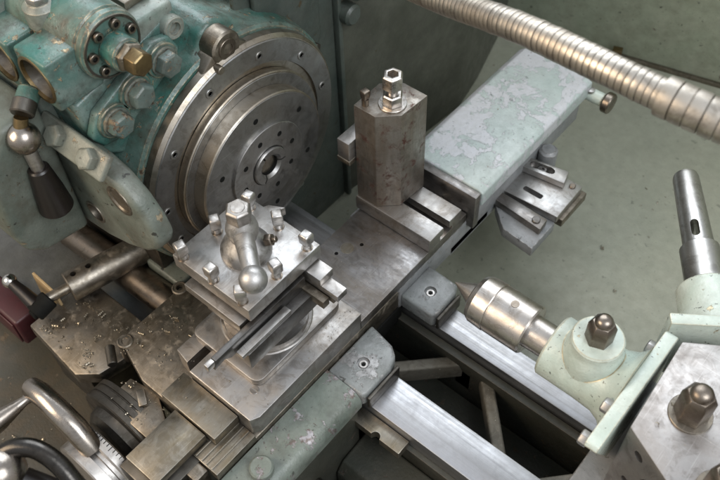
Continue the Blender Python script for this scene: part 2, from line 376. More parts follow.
# ledge of the apron to the left
MB().prism([(-310, -335), (-192, -344), (-166, -322), (-157.5, -284), (-157.5, -225), (-310, -225)], -72, -46, 'Z', 3).build('apron_ledge', 'brown', sad)
MB().prism([(-108, -304), (-62, -296), (-19, -318), (-19, -349), (-70, -349), (-108, -325)], -40, -14, 'Z', 2).build('lug', 'brown', sad)
MB().box(-84, -58, -321, -309, -13.6, -8, 2, rot=-30).build('pawl', 'brown', sad)
MB().cyl((-176, -288, -26), (-150, -304, -26), 7, bevel=1).build('pin', 'dark', sad)
MB().box(-308, -194, -330, -240, -199, -73, 4).build('apron', 'dark', sad)

# rear bracket with slotted stops
MB().prism([(94, 150), (94, 275), (98, 262), (133, 231), (189, 226), (189, 290), (120, 330), (90, 330), (60, 330), (60, 150)], -44, -24, 'Z', 3).build('stop_bracket', 'cast', sad)
a = MB().prism([(90, 283), (190.6, 289), (188.5, 366), (88, 366)], -22, -8, 'Z', 1.2)
a.build('stop_plate', 'steel_top', sad, cut=MB().box(118, 152, 303, 313, -30, 0, 3))
a = MB().prism([(97, 261), (183, 253.5), (181, 277), (92, 280)], -23, -9, 'Z', 1.2).build('gib', 'steel_slide', sad)
MB().lathe((169, 264.5, -9.4), (0, 0, 1), [(0, 0), (0, 6.5), (3, 6.5), (4, 5.5), (4, 0)], 24).build('screw', 'tool', a)
a = MB().prism([(88, 332), (94, 356), (160, 369), (167, 343)], -7.6, 5, 'Z', 1.2)
a = a.build('clamp_bar', 'steel_top', sad, cut=MB().prism([(112 + 10 * math.cos(k * PI / 8), 348 + 7 * math.sin(k * PI / 8)) for k in range(4, 13)] + [(134 + 10 * math.cos(k * PI / 8), 352 + 7 * math.sin(k * PI / 8)) for k in range(-4, 5)], -20, 20, 'Z', 0))
MB().lathe((123, 350, -7), (0, 0, 1), [(0, 0), (0, 8), (7, 8), (8, 7), (8, 4), (5, 4), (5, 0)], 24).build('screw', 'tool', a)
MB().box(150, 196, 300, 372, -40, -23, 2).build('stop_base', 'brown', sad)
MB().cyl((112, 384, -30), (112, 384, 12), 15, bevel=4).build('stop_post', 'cast', sad)
MB().cyl((176, 356, -20), (176, 356, -5), 5, bevel=1).build('stop_screw', 'nut', sad)

# ------------------------------------------------------------------ cross slide
cs = thing('cross_slide', 'long steel cross slide carrying both tool posts and the chipped pale cover', 'slide', (30, -80, 0))
p = MB().box(-36, 94, -60, 186, 6.5, 25, 1.5)
ct = MB().cyl((-8, 9, 15), (-8, 9, 30), 3).cyl((10, 44, 15), (10, 44, 30), 3)
p.build('plate', 'steel_slide', cs, cut=ct)
MB().lathe((-2, 26, 24.4), (0, 0, 1), [(0, 0), (0, 10.5), (.9, 10), (.9, 0)], 30).build('plug', 'guard', cs)
sl = MB().prism([(-20, -262), (88, -262), (94, -250), (94, -55.6), (-58, -55.6), (-58, -250), (-32, -255)], 6.3, 44, 'Z', 1.6)
sl.build('slab', 'steel_pad', cs, cut=MB().box(-33, -20.5, -290, -213, 16, 60, 0))
MB().box(-31.8, -22, -211, -206, 40, 60, 0).bm.free()
s_ = MB().lathe((63, -228, 43.4), (0, 0, 1), [(0, 0), (0, 6), (1.4, 6), (1.8, 5.6), (1.8, 0)], 24).build('oil_screw', 'steel_pad', cs, cut=MB().box(57, 69, -228.8, -227.2, 43.8, 50, 0))
def rrect(x0, x1, y0, y1, r, n=5):
    pts = []
    for cx, cy, a in ((x1 - r, y1 - r, 0), (x0 + r, y1 - r, 90), (x0 + r, y0 + r, 180), (x1 - r, y0 + r, 270)):
        for k in range(n + 1): th = R(a + 90 * k / n); pts.append((cx + r * math.cos(th), cy + r * math.sin(th)))
    return pts
MB().prism(rrect(-56, 67, -224, -62, 13), 44.4, 58, 'Z', 1.6, 2, 45).build('pad', 'steel_pad', cs)
MB().lathe((4, -142, 58), (0, 0, 1), [(-.5, 0), (-.5, 62), (1.5, 60), (1.5, 57), (9, 56), (9, 0)], 72).build('swivel_ring', 'steel_pad', cs)
# sliding guards at the front
MB().box(-33, 66, -304, -263.2, 14, 31, 1.2).build('guard_plate', 'guard', cs)
MB().box(-6, 50, -388, -305.5, 10, 24, 1.2).build('guard_plate', 'guard', cs)
# tee slot block below the rear post
blk = MB().prism([(93, 25.4), (93, 44), (94.5, 50), (170, 50), (170, 25.4)], -42, 94.6, 'X', 1.2)
blk.build('slot_block', 'steel_pad', cs, cut=MB().box(-60, 120, 126, 141, 30, 60, 0).box(-60, 120, 119, 148, 27.5, 36, 0))
MB().box(-2, 106, 187.2, 200.5, -4, 66, 1.5).build('cover_end_plate', 'steel_slide', cs)
cv = MB().prism([(-44, 30), (-30, 60), (-20, 68), (100, 68), (108, 64), (109, 40), (100, 30)], 201.5, 506, 'Y', 2.5, 3, 15)
cv.build('cover', 'cover', cs)
MB().box(-30, 98, 201, 500, -20, 29.6, 3).build('slide_tail', 'cast', cs)
kn = MB().cyl((98, 504, 40), (134, 504, 40), 11, bevel=1).build('stop_knob_shaft', 'mint', cs)
MB().lathe((134, 504, 40), (1, 0, 0), [(0, 0), (0, 10), (2, 16), (4, 17.5), (13, 17.5), (15, 16), (15, 0)], 40).build('stop_knob', 'nut', kn)
MB().lathe((110, 500, 50), (0, 0, 1), [(0, 0), (0, 7), (4, 7), (4.5, 6), (4.5, 0)], 20).build('knob_screw', 'steel_top', kn)

# ------------------------------------------------------------------ square tool post
tp = thing('square_tool_post', 'bright four sided tool post with a ball clamping lever and eight square screws', 'tool post', (-10, -141, 66))
core = MB().box(-75.5, 54, -203, -79, 165, 188, 1.6).box(-46, 26, -176, -108, 100, 165.5, 2).box(-58, 40, -188, -92, 67.2, 100.5, 1.6)
core.build('block', 'steel_top', tp)
for i, (x, y) in enumerate([(-61, -198), (-58, -144), (-53, -91), (-4, -91), (48, -92.5), (47, -146), (39, -200), (-9, -199)]):
    x = min(max(x, -66), 45); y = min(max(y, -197.5), -89)
    a = random.uniform(0, 1.5)
    sc = MB(); sc.cyl((x, y, 186), (x, y, 196), 5.6, seg=20)
    sc.lathe((x, y, 194), (0, 0, 1), [(0, 5.5), (3, 7.4), (6, 9.4), (18, 10), (21, 8.6), (21.6, 7), (21.6, 0)], 4, a, 1.2)
    sc.build('clamp_screw', 'bright', tp)
    MB().cyl((x, y, 187), (x, y, 188.6), 7.2, seg=24, bevel=.4).build('screw_hole', 'nut', tp)
hx, hy = -10, -141
hub = MB().lathe((hx, hy, 188), (0, 0, 1), [(0.2, 0), (.2, 31), (2, 31.5), (8, 31), (16, 27), (24, 19), (27, 16.2), (30, 16.8), (36, 19.2), (43, 19.8), (50, 18.4), (57, 14), (62, 11), (63, 0)], 56)
hub.tube([(hx, hy, 229), (hx + 12, hy - 9, 230), (hx + 30, hy - 21, 231), (hx + 48, hy - 34, 231.5), (hx + 60, hy - 43, 232)], [13, 12.2, 11.6, 11, 10.5], 24)
hub.sphere((hx + 63, hy - 45, 232), 16.5)
hub = hub.build('lever', 'handle', tp, 40)
MB().hexa((hx, hy, 249), (0, 0, 1), 15.8, 19, .2).cyl((hx, hy, 267.4), (hx, hy, 268.8), 8.5, seg=28, bevel=.5).build('lever_bolt', 'pin_steel', hub)
ax = V((.72, .42, .35)).normalized()
MB().hexa(V((13, -127, 211)), ax, 8, 9, .1).cyl(V((13, -127, 211)) + ax * 9, V((13, -127, 211)) + ax * 14, 4, seg=16, bevel=.8).build('grub_screw', 'nut', hub)

# tools held in the post
t = thing('parting_tool', 'long dark parting blade pointing at the front in the square post', 'cutting tool', (55, -180, 100))
MB().box(38, 67, -226, -104, 101.2, 132, 1.2).build('holder', 'tool', t)
MB().box(55, 66, -234, -150, 132.3, 139, 1).build('clamp_strip', 'steel_top', t)
MB().prism([(-266, 137), (-262, 153), (-110, 153), (-110, 132), (-240, 132), (-250, 140)], 45, 53, 'X', .6).build('blade', 'tool', t)
MB().box(45.5, 52.5, -274, -263, 143, 153.4, .6).build('tip', 'bright', t)
t = thing('stacked_tool_bits', 'two bright square tool bits jutting right of the square post', 'cutting tool', (60, -95, 140))
MB().box(30, 76, -107, -83, 149, 162, .8).build('tool_bit', 'bright', t)
MB().box(30, 102, -105.5, -88, 137, 148.6, .8).build('tool_bit', 'bright', t)
MB().box(30, 88, -117, -106, 122, 136.6, .8).build('shim', 'brown', t)
MB().box(30, 93, -104, -92, 124, 136.6, .8).build('shim', 'brown', t)
t = thing('front_tool_shank', 'dusty flat steel tool shank clamped under the front edge of the square post', 'cutting tool', (-10, -200, 140))
MB().box(-56, 40, -211, -180, 138, 152, 1.2).build('shank', 'pad' if False else 'steel_pad', t)
t = thing('pointed_tool', 'pointed turning tool reaching towards the chuck behind the square post', 'cutting tool', (-60, -120, 140))
MB().box(-72, -52, -190, -74, 132, 152, 1).build('shank', 'tool', t)
MB().prism([(-72, -74.4), (-52, -74.4), (-48, -58), (-42, -44), (-62, -54)], 138, 152.5, 'Z', .6).build('cutting_tip', 'bright', t)

# ------------------------------------------------------------------ rear tool post
rp = thing('rear_tool_post', 'tall rusty tool post with chamfered corners behind the square one', 'tool post', (-8, 130, 50))
MB().prism([(-41, 97), (-5, 97), (20.5, 120.5), (24, 171), (-16, 171), (-41, 150)], 50.4, 231, 'Z', .9, 2).build('post_body', 'post', rp)
n = MB().lathe((-2, 130, 231), (0, 0, 1), [(-.3, 0), (-.3, 19), (2.5, 19), (3, 18.5), (3, 0)], 40)
n.hexa((-2, 130, 234), (0, 0, 1), 14.5, 17, .1).cyl((-2, 130, 249), (-2, 130, 264), 7)
n.hexa((-2, 130, 262), (0, 0, 1), 14.6, 21, .1, hole=7.5)
n.build('stud_nut', 'center', rp)
MB().cyl((-29, 107, 228), (-29, 107, 242), 5, seg=18).lathe((-29, 107, 240), (0, 0, 1), [(0, 4.5), (4, 6.5), (14, 7.5), (16, 6.5), (16, 0)], 4, .6, .8).build('set_screw', 'nut', rp)
t = thing('rear_cutting_tool', 'short square cutting tool jutting from the left of the rusty post', 'cutting tool', (-52, 110, 140))
MB().box(-64, -43, 85, 152, 130, 164, 1).build('shank', 'steel_top', t)
MB().box(-65.5, -42.5, 84.3, 120, 121, 129.6, 1).build('shim', 'guard', t)

# ------------------------------------------------------------------ live centre
ZA = 152
lc = thing('live_center', 'brown tinted live center with a pointed cone aimed at the chuck', 'live center', (262, 0, ZA))
MB().lathe((200, 0, ZA), (1, 0, 0), [(0, 0), (.5, .6), (28, 15), (31, 15.8), (40, 15.8), (40, 0)], 48).build('cone', 'center', lc, 20)
MB().lathe((230, 0, ZA), (1, 0, 0), [(0, 0), (0, 21), (3, 27.5), (9, 31), (28, 32), (29, 31.4), (29.4, 30.6), (30.4, 30.6), (31, 31.4), (78, 31.4), (80, 30), (80, 20), (76, 19), (76, 0)], 64).build('bearing_body', 'center', lc, 20)
MB().lathe((306, 0, ZA), (1, 0, 0), [(0, 0), (0, 18), (4, 21), (54, 20.2), (54, 0)], 48).build('shank', 'center', lc)
MB().lathe((283, 0, ZA + 30.6), (0, 0, 1), [(0, 0), (0, 5.4), (1, 5), (1.0, 4), (.9, 0)], 24).build('dimple', 'nut', lc)

# green holder on the near side of the turret
def acorn(parent, p, r, h, name='acorn_nut', ph=.35):
    b = MB().lathe(p, (0, 0, 1), [(0, 0), (0, r + 4.5), (2.5, r + 4.5), (3, r + 4), (3, 0)], 40)
    b = b.build('washer', 'brown', parent)
    a = MB(); q = V(p) + V((0, 0, 3)); a.lathe(q, (0, 0, 1), [(0, 0), (0, r), (h * .66, r), (h * .80, r * .76), (h * .80, 0)], 6, ph, .7)
    a.lathe(q, (0, 0, 1), [(h * .76, r * .64), (h * .82, r * .645), (h * .88, r * .60), (h * .93, r * .50), (h * .97, r * .32), (h * .985, 0)], 40)
    return a.build(name, 'nut', parent, 35)
th = thing('center_holder', 'pale mint cast holder with a clamped acorn nut gripping the live center', 'tool holder', (395, 0, ZA))
hb = MB().lathe((338, 0, ZA), (1, 0, 0), [(0, 20.4), (0, 36), (2, 38), (50, 38.5), (74, 40), (86, 45), (94, 54), (96.5, 62), (96.5, 0)], 64)
hb.lathe((385, 0, ZA + 10), (0, 0, 1), [(0, 34), (30, 33), (38, 30), (44, 29), (51, 29), (53, 27.5), (53, 0)], 48)
hb.box(345, 432, -22, 22, ZA - 39, ZA + 20, 8, 3)
hb.build('holder_body', 'mint', th)
MB().prism([(-40, 70), (-96, 176), (-108, 199), (-104, 204), (60, 204), (65, 199), (65, 90), (40, 70)], 434.5, 450, 'X', 1.6).build('flange', 'mint', th)
acorn(th, (385, 0, 205.2), 15.5, 47)
for y, z in ((-48, 186), (-90, 178), (50, 176), (50, 120)):
    MB().hexa((420, y, z), (1, 0, 0), 0.1, .1, 0, bevel=0).hexa((434.4, y, z), (-1, 0, 0), 9, 10).build('flange_bolt', 'steel_top', th)
# ------------------------------------------------------------------ turret
tu = thing('hexagon_turret', 'large grey six sided turret with a flat top and dark acorn nut', 'turret', (562, 3, 80))
cx, cy = 565, 3
def hexpt(r, k, off=0): a = R(180 + 3 + 30 + 60 * k); return (cx + r * math.cos(a), cy + r * math.sin(a))
rr = 107 / math.cos(R(30))
body = MB().prism([hexpt(rr, k) for k in range(6)], 60, 205, 'Z', 1.8)
holes = MB(); 
a0 = R(183 + 60); nf = V((math.cos(a0), math.sin(a0), 0)); tf = V((-nf.y, nf.x, 0))
ctr = V((cx, cy, 150)) + nf * 107
hl = [(-38, 32), (38, 32), (-38, -32), (38, -32)]
for u, w in hl: holes.cyl(ctr + tf * u + V((0, 0, w)) - nf * 12, ctr + tf * u + V((0, 0, w)) + nf * 6, 6.5, seg=24)
holes.cyl(ctr - nf * 60, ctr + nf * 8, 24, seg=40)
body.build('turret_body', 'turret', tu, cut=holes)
acorn(tu, (501, -14, 205.2), 18, 50, ph=.2)
acorn(tu, (560, -72, 205.2), 18, 50, ph=1.2)
for k in (2, 3, 4):
    a = R(183 + 60 * k + 14); acorn(tu, (cx + 66 * math.cos(a), cy + 66 * math.sin(a), 205.2), 18, 50, ph=.2 + k)
MB().box(430, 720, -90, 90, -44, 59.4, 3).build('turret_slide', 'cast', tu)
# second holder with a tang sleeve
dr = V((-.578, .816, 0)); p2 = V((447, 170, 152)); 
sh = thing('sleeve_holder', 'short mint green cast holder on the far side of the turret', 'tool holder', (470, 140, 152))
q = p2 - dr * 34
b = MB().lathe(q, dr, [(-22, 0), (-22, 44), (-8, 42), (2, 38.5), (10, 37.5), (44, 36.5), (46, 35), (46, 0)], 56)
sdv = V((dr.y, -dr.x, 0)); fc = q - dr * 38
pp = [(fc + sdv * a_ + dr * b_) for a_, b_ in ((-66, 0), (66, 0), (66, 15), (-66, 15))]
b.prism([(v.x, v.y) for v in pp], 95, 203, 'Z', 2)
b.build('holder_body', 'mint', sh)
ts = thing('tang_sleeve', 'long polished taper sleeve with a drift slot pointing up at right', 'sleeve', tuple(p2 + dr * 60))
q = p2 + dr * 12
MB().lathe(q, dr, [(0, 0), (0, 24.5), (60, 24), (62, 22), (62, 0)], 48).build('collar', 'satin', ts)
tb = MB().lathe(q + dr * 60, dr, [(0, 0), (0, 19), (60, 18), (116, 16.8), (121, 15.5), (124, 12), (125, 0)], 48)
sd = dr.cross(V((0, 0, 1))).normalized()
o_ = q + dr * 92
vup = (V((516, -516, 1017)) - o_).normalized(); vup = (vup - dr * vup.dot(dr)).normalized()
slot = MB(); t_ = bmesh.new(); ov = []
for k in range(24):
    a_ = 2 * PI * k / 24; ov.append((6 * math.cos(a_) + (7 if math.cos(a_) > 0 else -7), 5.5 * math.sin(a_)))
lo = [t_.verts.new(o_ - dr * 10 + dr * a_ + sd * b_ - vup * 40) for a_, b_ in ov]; hi = [t_.verts.new(o_ - dr * 10 + dr * a_ + sd * b_ + vup * 40) for a_, b_ in ov]
t_.faces.new(lo); t_.faces.new(hi)
for k in range(24): t_.faces.new((lo[k], lo[(k + 1) % 24], hi[(k + 1) % 24], hi[k]))
slot._add(t_)
vs = sd
tb.build('taper', 'satin', ts, cut=slot)

# ------------------------------------------------------------------ chuck
ZC = 148
ch = thing('collet_chuck', 'round stepped collet chuck with a split bore facing the tools', 'chuck', (-130, 0, ZC))
MB().lathe((-152, -1, ZC), (1, 0, 0), [(0, 0), (0, 128), (11, 128.5), (12.5, 127), (12.5, 0)], 128).build('backplate', 'rim', ch, 20)
MB().lathe((-139.6, -1, ZC), (1, 0, 0), [(0, 100), (0, 125.5), (.8, 125), (.8, 100)], 128).build('backplate_face', 'chuck', ch)
MB().lathe((-139.4, -3, ZC), (1, 0, 0), [(0, 0), (0, 110), (1, 111), (20, 111.5), (21.6, 109.8), (21.6, 0)], 128).build('disc', 'rim', ch, 20)
MB().lathe((-118, -3, ZC), (1, 0, 0), [(0, 60), (0, 109), (.7, 108.4), (.7, 60)], 128).build('disc_face', 'chuck', ch)
fp = MB().lathe((-117.6, 0, ZC), (1, 0, 0), [(0, 31), (0, 66), (3.6, 66), (4.2, 65.2), (4.2, 31)], 96)
fp.build('face_plate', 'chuck_face', ch, 20)
ring = MB().lathe((-115, 0, ZC), (1, 0, 0), [(-20, 29.6), (4.5, 29.6), (5.8, 28.2), (5.8, 19.5), (2, 15.5), (-20, 14)], 64)
cutm = MB()
for k in range(3):
    cutm.box(-120, -105, -1.1, 1.1, ZC + 11, ZC + 27, 0)
    bmesh.ops.rotate(cutm.bm, cent=V((0, 0, ZC)), matrix=Matrix.Rotation(R(120), 3, 'X'), verts=cutm.bm.verts)
bmesh.ops.rotate(cutm.bm, cent=V((0, 0, ZC)), matrix=Matrix.Rotation(R(25), 3, 'X'), verts=cutm.bm.verts)
ring.build('collet', 'chuck_face', ch, 20, cut=cutm)
MB().cyl((-136, 0, ZC), (-132.0, 0, ZC), 13.6).lathe((-115, 0, ZC), (1, 0, 0), [(-20, 13.6), (1.6, 15.1), (1.6, 14.6), (-20, 13)], 48).build('bore', 'soot', ch)  # black lining paints the shade inside the bore
for k in range(8):
    a = R(12 + 45 * k)
    MB().cyl((-113.9, 48 * math.cos(a), ZC + 48 * math.sin(a)), (-113.2, 48 * math.cos(a), ZC + 48 * math.sin(a)), 4.2, seg=20, bevel=.2).build('face_hole', 'soot', ch)  # black disc, painted shade in place of a drilled hole
for k in range(6):
    a = R(35 + 60 * k)
    MB().cyl((-117.6, 86 * math.cos(a), ZC + 86 * math.sin(a)), (-117.1, 86 * math.cos(a), ZC + 86 * math.sin(a)), 4.4, seg=20, bevel=.2).build('disc_hole', 'soot', ch)

# ------------------------------------------------------------------ headstock
hs = thing('headstock', 'worn green headstock casting full of bolts around the chuck', 'headstock', (-300, 0, -45))
MB().lathe((-166, 0, ZC), (1, 0, 0), [(0, 0), (0, 174), (1.5, 175.5), (11, 174.5), (15.5, 170), (15.5, 138), (13, 137), (13, 0)], 128).build('spindle_flange', 'rim', hs)
MB().lathe((-152, 0, ZC), (1, 0, 0), [(0, 138), (3.2, 138), (3.2, 168), (0, 170)], 128).build('flange_face', 'chuck', hs)
for k in range(10):
    a = R(7 + 33.5 * k) if k < 6 else R(199 + 37 * (k - 6))
    socket_screw(hs, (-149, 151 * math.cos(a), ZC + 151 * math.sin(a)), (1, 0, 0), 6.8, 'chuck', 'flange_screw', 1.6)
MB().lathe((-560, 0, ZC), (1, 0, 0), [(0, 0), (0, 196), (220, 194), (330, 190), (372, 185), (389, 182), (393, 178), (393.5, 170), (393.5, 0)], 128).build('bearing_housing', 'green', hs)
MB().cyl((-200, -2, 331), (-154, -2, 331), 23, seg=40, bevel=2.5).prism([(-26, 332), (-60, 305), (-66, 296), (-20, 300), (40, 300), (44, 310), (20, 330)], -230, -156, 'X', 3).build('tie_rod_lug', 'brown', hs)
socket_screw(hs, (-154.5, -2, 331), (1, 0, 0), 14, 'nut', 'lug_screw', 2, 6)
MB().cyl((-160, -24, 316), (-144, -24, 316), 5.5, seg=20, bevel=1).build('pin', 'brown', hs)
MB().prism([(-27, 338), (-44, 322), (-110, 296), (-100, 250), (0, 290), (110, 250), (96, 288), (60, 322), (26, 350), (-2, 360), (-22, 352)], -470, -178, 'X', 9, 4, 20).build('lug_fairing', 'green', hs)
# upper part of the casting that carries the bolts
MB().prism([(-190, 270), (-120, 220), (-40, 310), (-12, 345), (-36, 392), (-110, 372), (-196, 352)], -440, -196, 'X', 6, 3).build('front_plate', 'green_bright', hs)
MB().prism([(-196, 310), (-184, 290), (-166, 286), (-150, 290), (-58, 336), (-50, 352), (-60, 374), (-86, 380), (-180, 338)], -195.6, -181, 'X', 4, 3).build('bolt_bar', 'green_bright', hs)
for y, z in ((-80, 353), (-126, 337), (-163, 319)):
    w = MB().lathe((-181, y, z), (1, 0, 0), [(0, 0), (0, 22.5), (3.5, 22.5), (4.5, 21.5), (4.5, 17), (4.5, 0)], 40).build('washer', 'green', hs)
    MB().lathe((-176.4, y, z), (1, 0, 0), [(0, 0), (0, 18.5), (2.5, 18.5), (3.5, 17), (3.5, 0)], 40).hexa((-173, y, z), (1, 0, 0), 16.5, 14, random.uniform(0, 1)).build('hex_bolt', 'bolt_green', hs)
# round bolted flange with a brass plug
FY, FZ = -134, 407
MB().cyl((-330, FY, FZ), (-194, FY, FZ), 42, seg=64, bevel=2).cyl((-196, FY, FZ), (-182, FY, FZ), 40.5, seg=64, bevel=3).build('round_flange', 'green', hs)
MB().lathe((-181.8, FY, FZ), (1, 0, 0), [(0, 37.5), (1.2, 37.5), (1.4, 36.8), (1.4, 35), (0, 35)], 64).build('flange_ring', 'dark', hs)
for k in range(7):
    a = R(20 + 51.4 * k)
    socket_screw(hs, (-181, FY + 28 * math.cos(a), FZ + 28 * math.sin(a)), (1, 0, 0), 6, 'nut', 'flange_screw', 5, 5)
MB().cyl((-182, FY, FZ), (-156, FY, FZ), 19.5, seg=40, bevel=2).build('spigot', 'green_bright', hs)
MB().hexa((-157, FY, FZ), (1, 0, 0), 17.5, 9, .5).build('lock_nut', 'brown', hs)
MB().hexa((-148, FY, FZ), (1, 0, 0), 15, 18, .3).build('plug', 'brass', hs)
# boxes with brass rimmed round openings
for x0, x1, y0, z0 in ((-250, -194, -212, 358), (-322, -266, -212, 350)):
    bx = MB().box(x0, x1, y0, -150, z0, z0 + 66, 4, 3)
    c_ = ((x0 + x1) / 2, z0 + 33)
    b_ = bx.build('bearing_box', 'green_bright', hs, cut=MB().cyl((c_[0], y0 - 20, c_[1]), (c_[0], y0 + 26, c_[1]), 26.5, seg=48))
    MB().lathe((c_[0], y0 - 1, c_[1]), (0, 1, 0), [(0, 26), (0, 29.4), (1.5, 30), (4, 26.2), (4, 25.4)], 48).build('bush', 'brass', b_)
    MB().lathe((c_[0], y0, c_[1]), (0, 1, 0), [(14, 0), (14, 21), (3, 25), (3, 26.2), (20, 26.2), (20, 0)], 40).build('bore', 'dark', b_)
MB().box(-640, -254, -208, 10, 280, 349.6, 6, 3).build('top_casting', 'green_pale', hs)
MB().prism([(-252, 292), (-200, 292), (-200, 357), (-252, 357)], -192, -150, 'Y', 4).build('box_foot', 'green_bright', hs)
MB().box(-640, -332, -196, -60, 352, 408, 12, 3).box(-640, -250, -92, -40, 340, 392, 10, 3).build('rear_casting', 'green_pale', hs)
MB().cyl((-262, -158, 412), (-262, -158, 446), 20, seg=36, bevel=6).build('filler_boss', 'green_pale', hs)
MB().hexa((-262, -158, 446), (0, 0, 1), 13.5, 9, .2).build('filler_plug', 'steel_top', hs)
for x in (-440, -395):
    MB().lathe((x + 60, -168, 398), (1, 0, 0), [(0, 0), (0, 44), (4, 48), (14, 48), (18, 44), (18, 0)], 48).build('pulley_rib', 'green_pale', hs)
# socket clamp block above the bolts
cb = MB().box(-290, -198, -98, -34, 362, 402, 5, 3).build('clamp_block', 'green_pale', hs)
MB().lathe((-198, -47, 374), (1, 0, 0), [(-2, 15), (10, 15), (12, 13.5), (12, 8), (5, 7.5), (5, 0)], 32).build('clamp_screw', 'green_pale', cb)
MB().box(-272, -222, -82, -44, 402.4, 414, 3).build('wear_pad', 'guard', cb)
MB().box(-330, -300, -60, -20, 372, 408, 4).hexa((-300, -40, 392), (1, 0, 0), 12, 14).build('pipe_union', 'brass', hs)
for y, z, r_ in ((28, 352, 15), (66, 334, 14)):
    MB().tube([(-600, y, z + 10), (-430, y, z + 12), (-330, y + 6, z + 8), (-260, y + 30, z + 2), (-230, y + 90, z - 20)], r_, 24).build('hose', 'soot', hs)
# lower front: cover face, inspection ports, gear box
strip = MB().prism([(-237, 130), (-196, 136), (-150, 152), (-112, 172), (-86, 196), (-78, 216), (-84, 240), (-104, 270), (-130, 290), (-165, 300), (-270, 300), (-270, 130)], -214.6, -186, 'Y', 9, 4, 15)
strip.build('front_cover', 'grey_green', hs, cut=MB().cyl((-209, -226, 178), (-209, -203, 178), 17, seg=40).cyl((-133, -226, 256), (-133, -206, 256), 21, seg=40))
MB().lathe((-133, -215, 256), (0, 1, 0), [(2, 0), (2, 16), (0, 17), (-.6, 18), (-.6, 21), (2, 21.5), (3, 0)], 40).build('port_grille', 'brown', hs)
MB().lathe((-209, -215, 178), (0, 1, 0), [(10, 0), (10, 13), (-.8, 14), (-.8, 17), (2, 17.5), (11, 17), (11, 0)], 40).build('port_ring', 'brown', hs)
MB().prism([(-216, 128), (-284, 140), (-304, 160), (-312, 200), (-306, 290), (-270, 345), (-215, 352)], -640, -238, 'X', 9, 4, 25).build('gear_box', 'grey_green', hs)
st = MB().prism([(-229, 300), (-206, 323), (-200, 317), (-223, 294)], -256, -134, 'X', 3, 3).build('hinge_strap', 'strap', hs)
for x in (-218, -160):
    MB().hexa((x, -217, 311), (0, -.7, .7), 14, 12, .5).build('strap_bolt', 'strap', st)
MB().box(-640, -214, -150, 150, -199, 130, 4).build('base_casting', 'dark', hs)
MB().box(-250, -176, -156, 120, -44, -22, 5, 3).build('foot', 'grey_green', hs)
MB().box(-900, -214.5, -306, -150.5, -199, -96, 8, 3).build('pedestal', 'pedestal', hs)

# gear lever
gl = thing('gear_lever', 'ball and black taper grip lever hanging on the front of the headstock', 'lever', (-231, -250, 320))
MB().cyl((-246, -213, 366), (-234, -237, 356), 13, seg=36, bevel=2).build('pivot', 'green', gl)
MB().cyl((-240, -226, 361), (-232, -240, 354.5), 13.6, seg=36, bevel=1.5).build('pivot_band', 'dark', gl)
MB().cyl((-232, -242, 352), (-231, -249, 338), 8, seg=24).build('neck', 'brass', gl)
MB().sphere((-231, -250, 326), 19.5).build('ball', 'ball', gl)
MB().cyl((-231, -250, 310), (-230, -250, 272), 8.5, 8, seg=28).build('stem', 'bright', gl)
MB().lathe((-230, -250, 278), (0, 0, -1), [(0, 0), (0, 11), (2, 13), (40, 18.5), (70, 21.5), (72, 20), (73, 16), (73, 0)], 40).build('grip', 'black', gl)

# control rod and shafts below the headstock
cr = thing('control_rod', 'thick brown rod with two drilled holes beneath the headstock cover', 'rod', (-300, -200, -20))
a = V((-298, -262, -20)); b = V((-262, -120, -20)); u = (b - a).normalized()
cu = MB().cyl(a + u * 14 + V((0, 0, -5)), a + u * 14 + V((0, 0, 40)), 4.5, seg=20).cyl(a + u * 38 + V((0, 0, -5)), a + u * 38 + V((0, 0, 40)), 4.5, seg=20)
MB().cyl(a, b + u * 60, 23, seg=48, bevel=1.5).build('sleeve', 'brown', cr, cut=cu)
MB().cyl(a - u * 34, a + u * 6, 8, seg=24).build('spindle', 'brown', cr)
t = thing('feed_shaft', 'dark feed shaft running from the headstock into the saddle', 'shaft', (-250, -150, -60))
MB().cyl((-420, -178, -70), (-150, -178, -40), 24, seg=40, bevel=2).build('shaft_sleeve', 'nut', t)
MB().cyl((-152, -178, -40), (-110, -178, -38), 13, seg=30).build('shaft_end', 'dark', t)
lv = thing('small_knob_lever', 'small dark lever with a steel ball at the left end of the control rod', 'lever', (-330, -312, -20))
MB().sphere((-366, -313, -8), 11).build('ball', 'chrome', lv)
MB().tube([(-360, -313, -9), (-335, -312, -13), (-308, -312, -18)], [8, 10, 12]).build('arm', 'black', lv)
MB().cyl((-303, -322, -24), (-303, -292, -18), 15, seg=32, bevel=2).cyl((-303, -326, -24), (-303, -321, -24), 8, seg=24, bevel=1).build('boss', 'soot', lv)
t = thing('tan_plate', 'small tan plate standing behind the little ball lever', 'plate', (-330, -270, -30))
MB().prism([(-362, -96.5), (-300, -96.5), (-300, -16), (-352, -8)], -284, -280, 'Y', .8).build('plate', 'tan', t)
t = thing('maroon_box', 'dark maroon painted box below the little ball lever', 'box', (-380, -330, -120))
MB().box(-440, -338, -346, -305, -120, -60, 5, 3).build('shell', 'red', t)
MB().box(-434, -344, -349, -346.4, -114, -66, 2).build('lid', 'red', t)

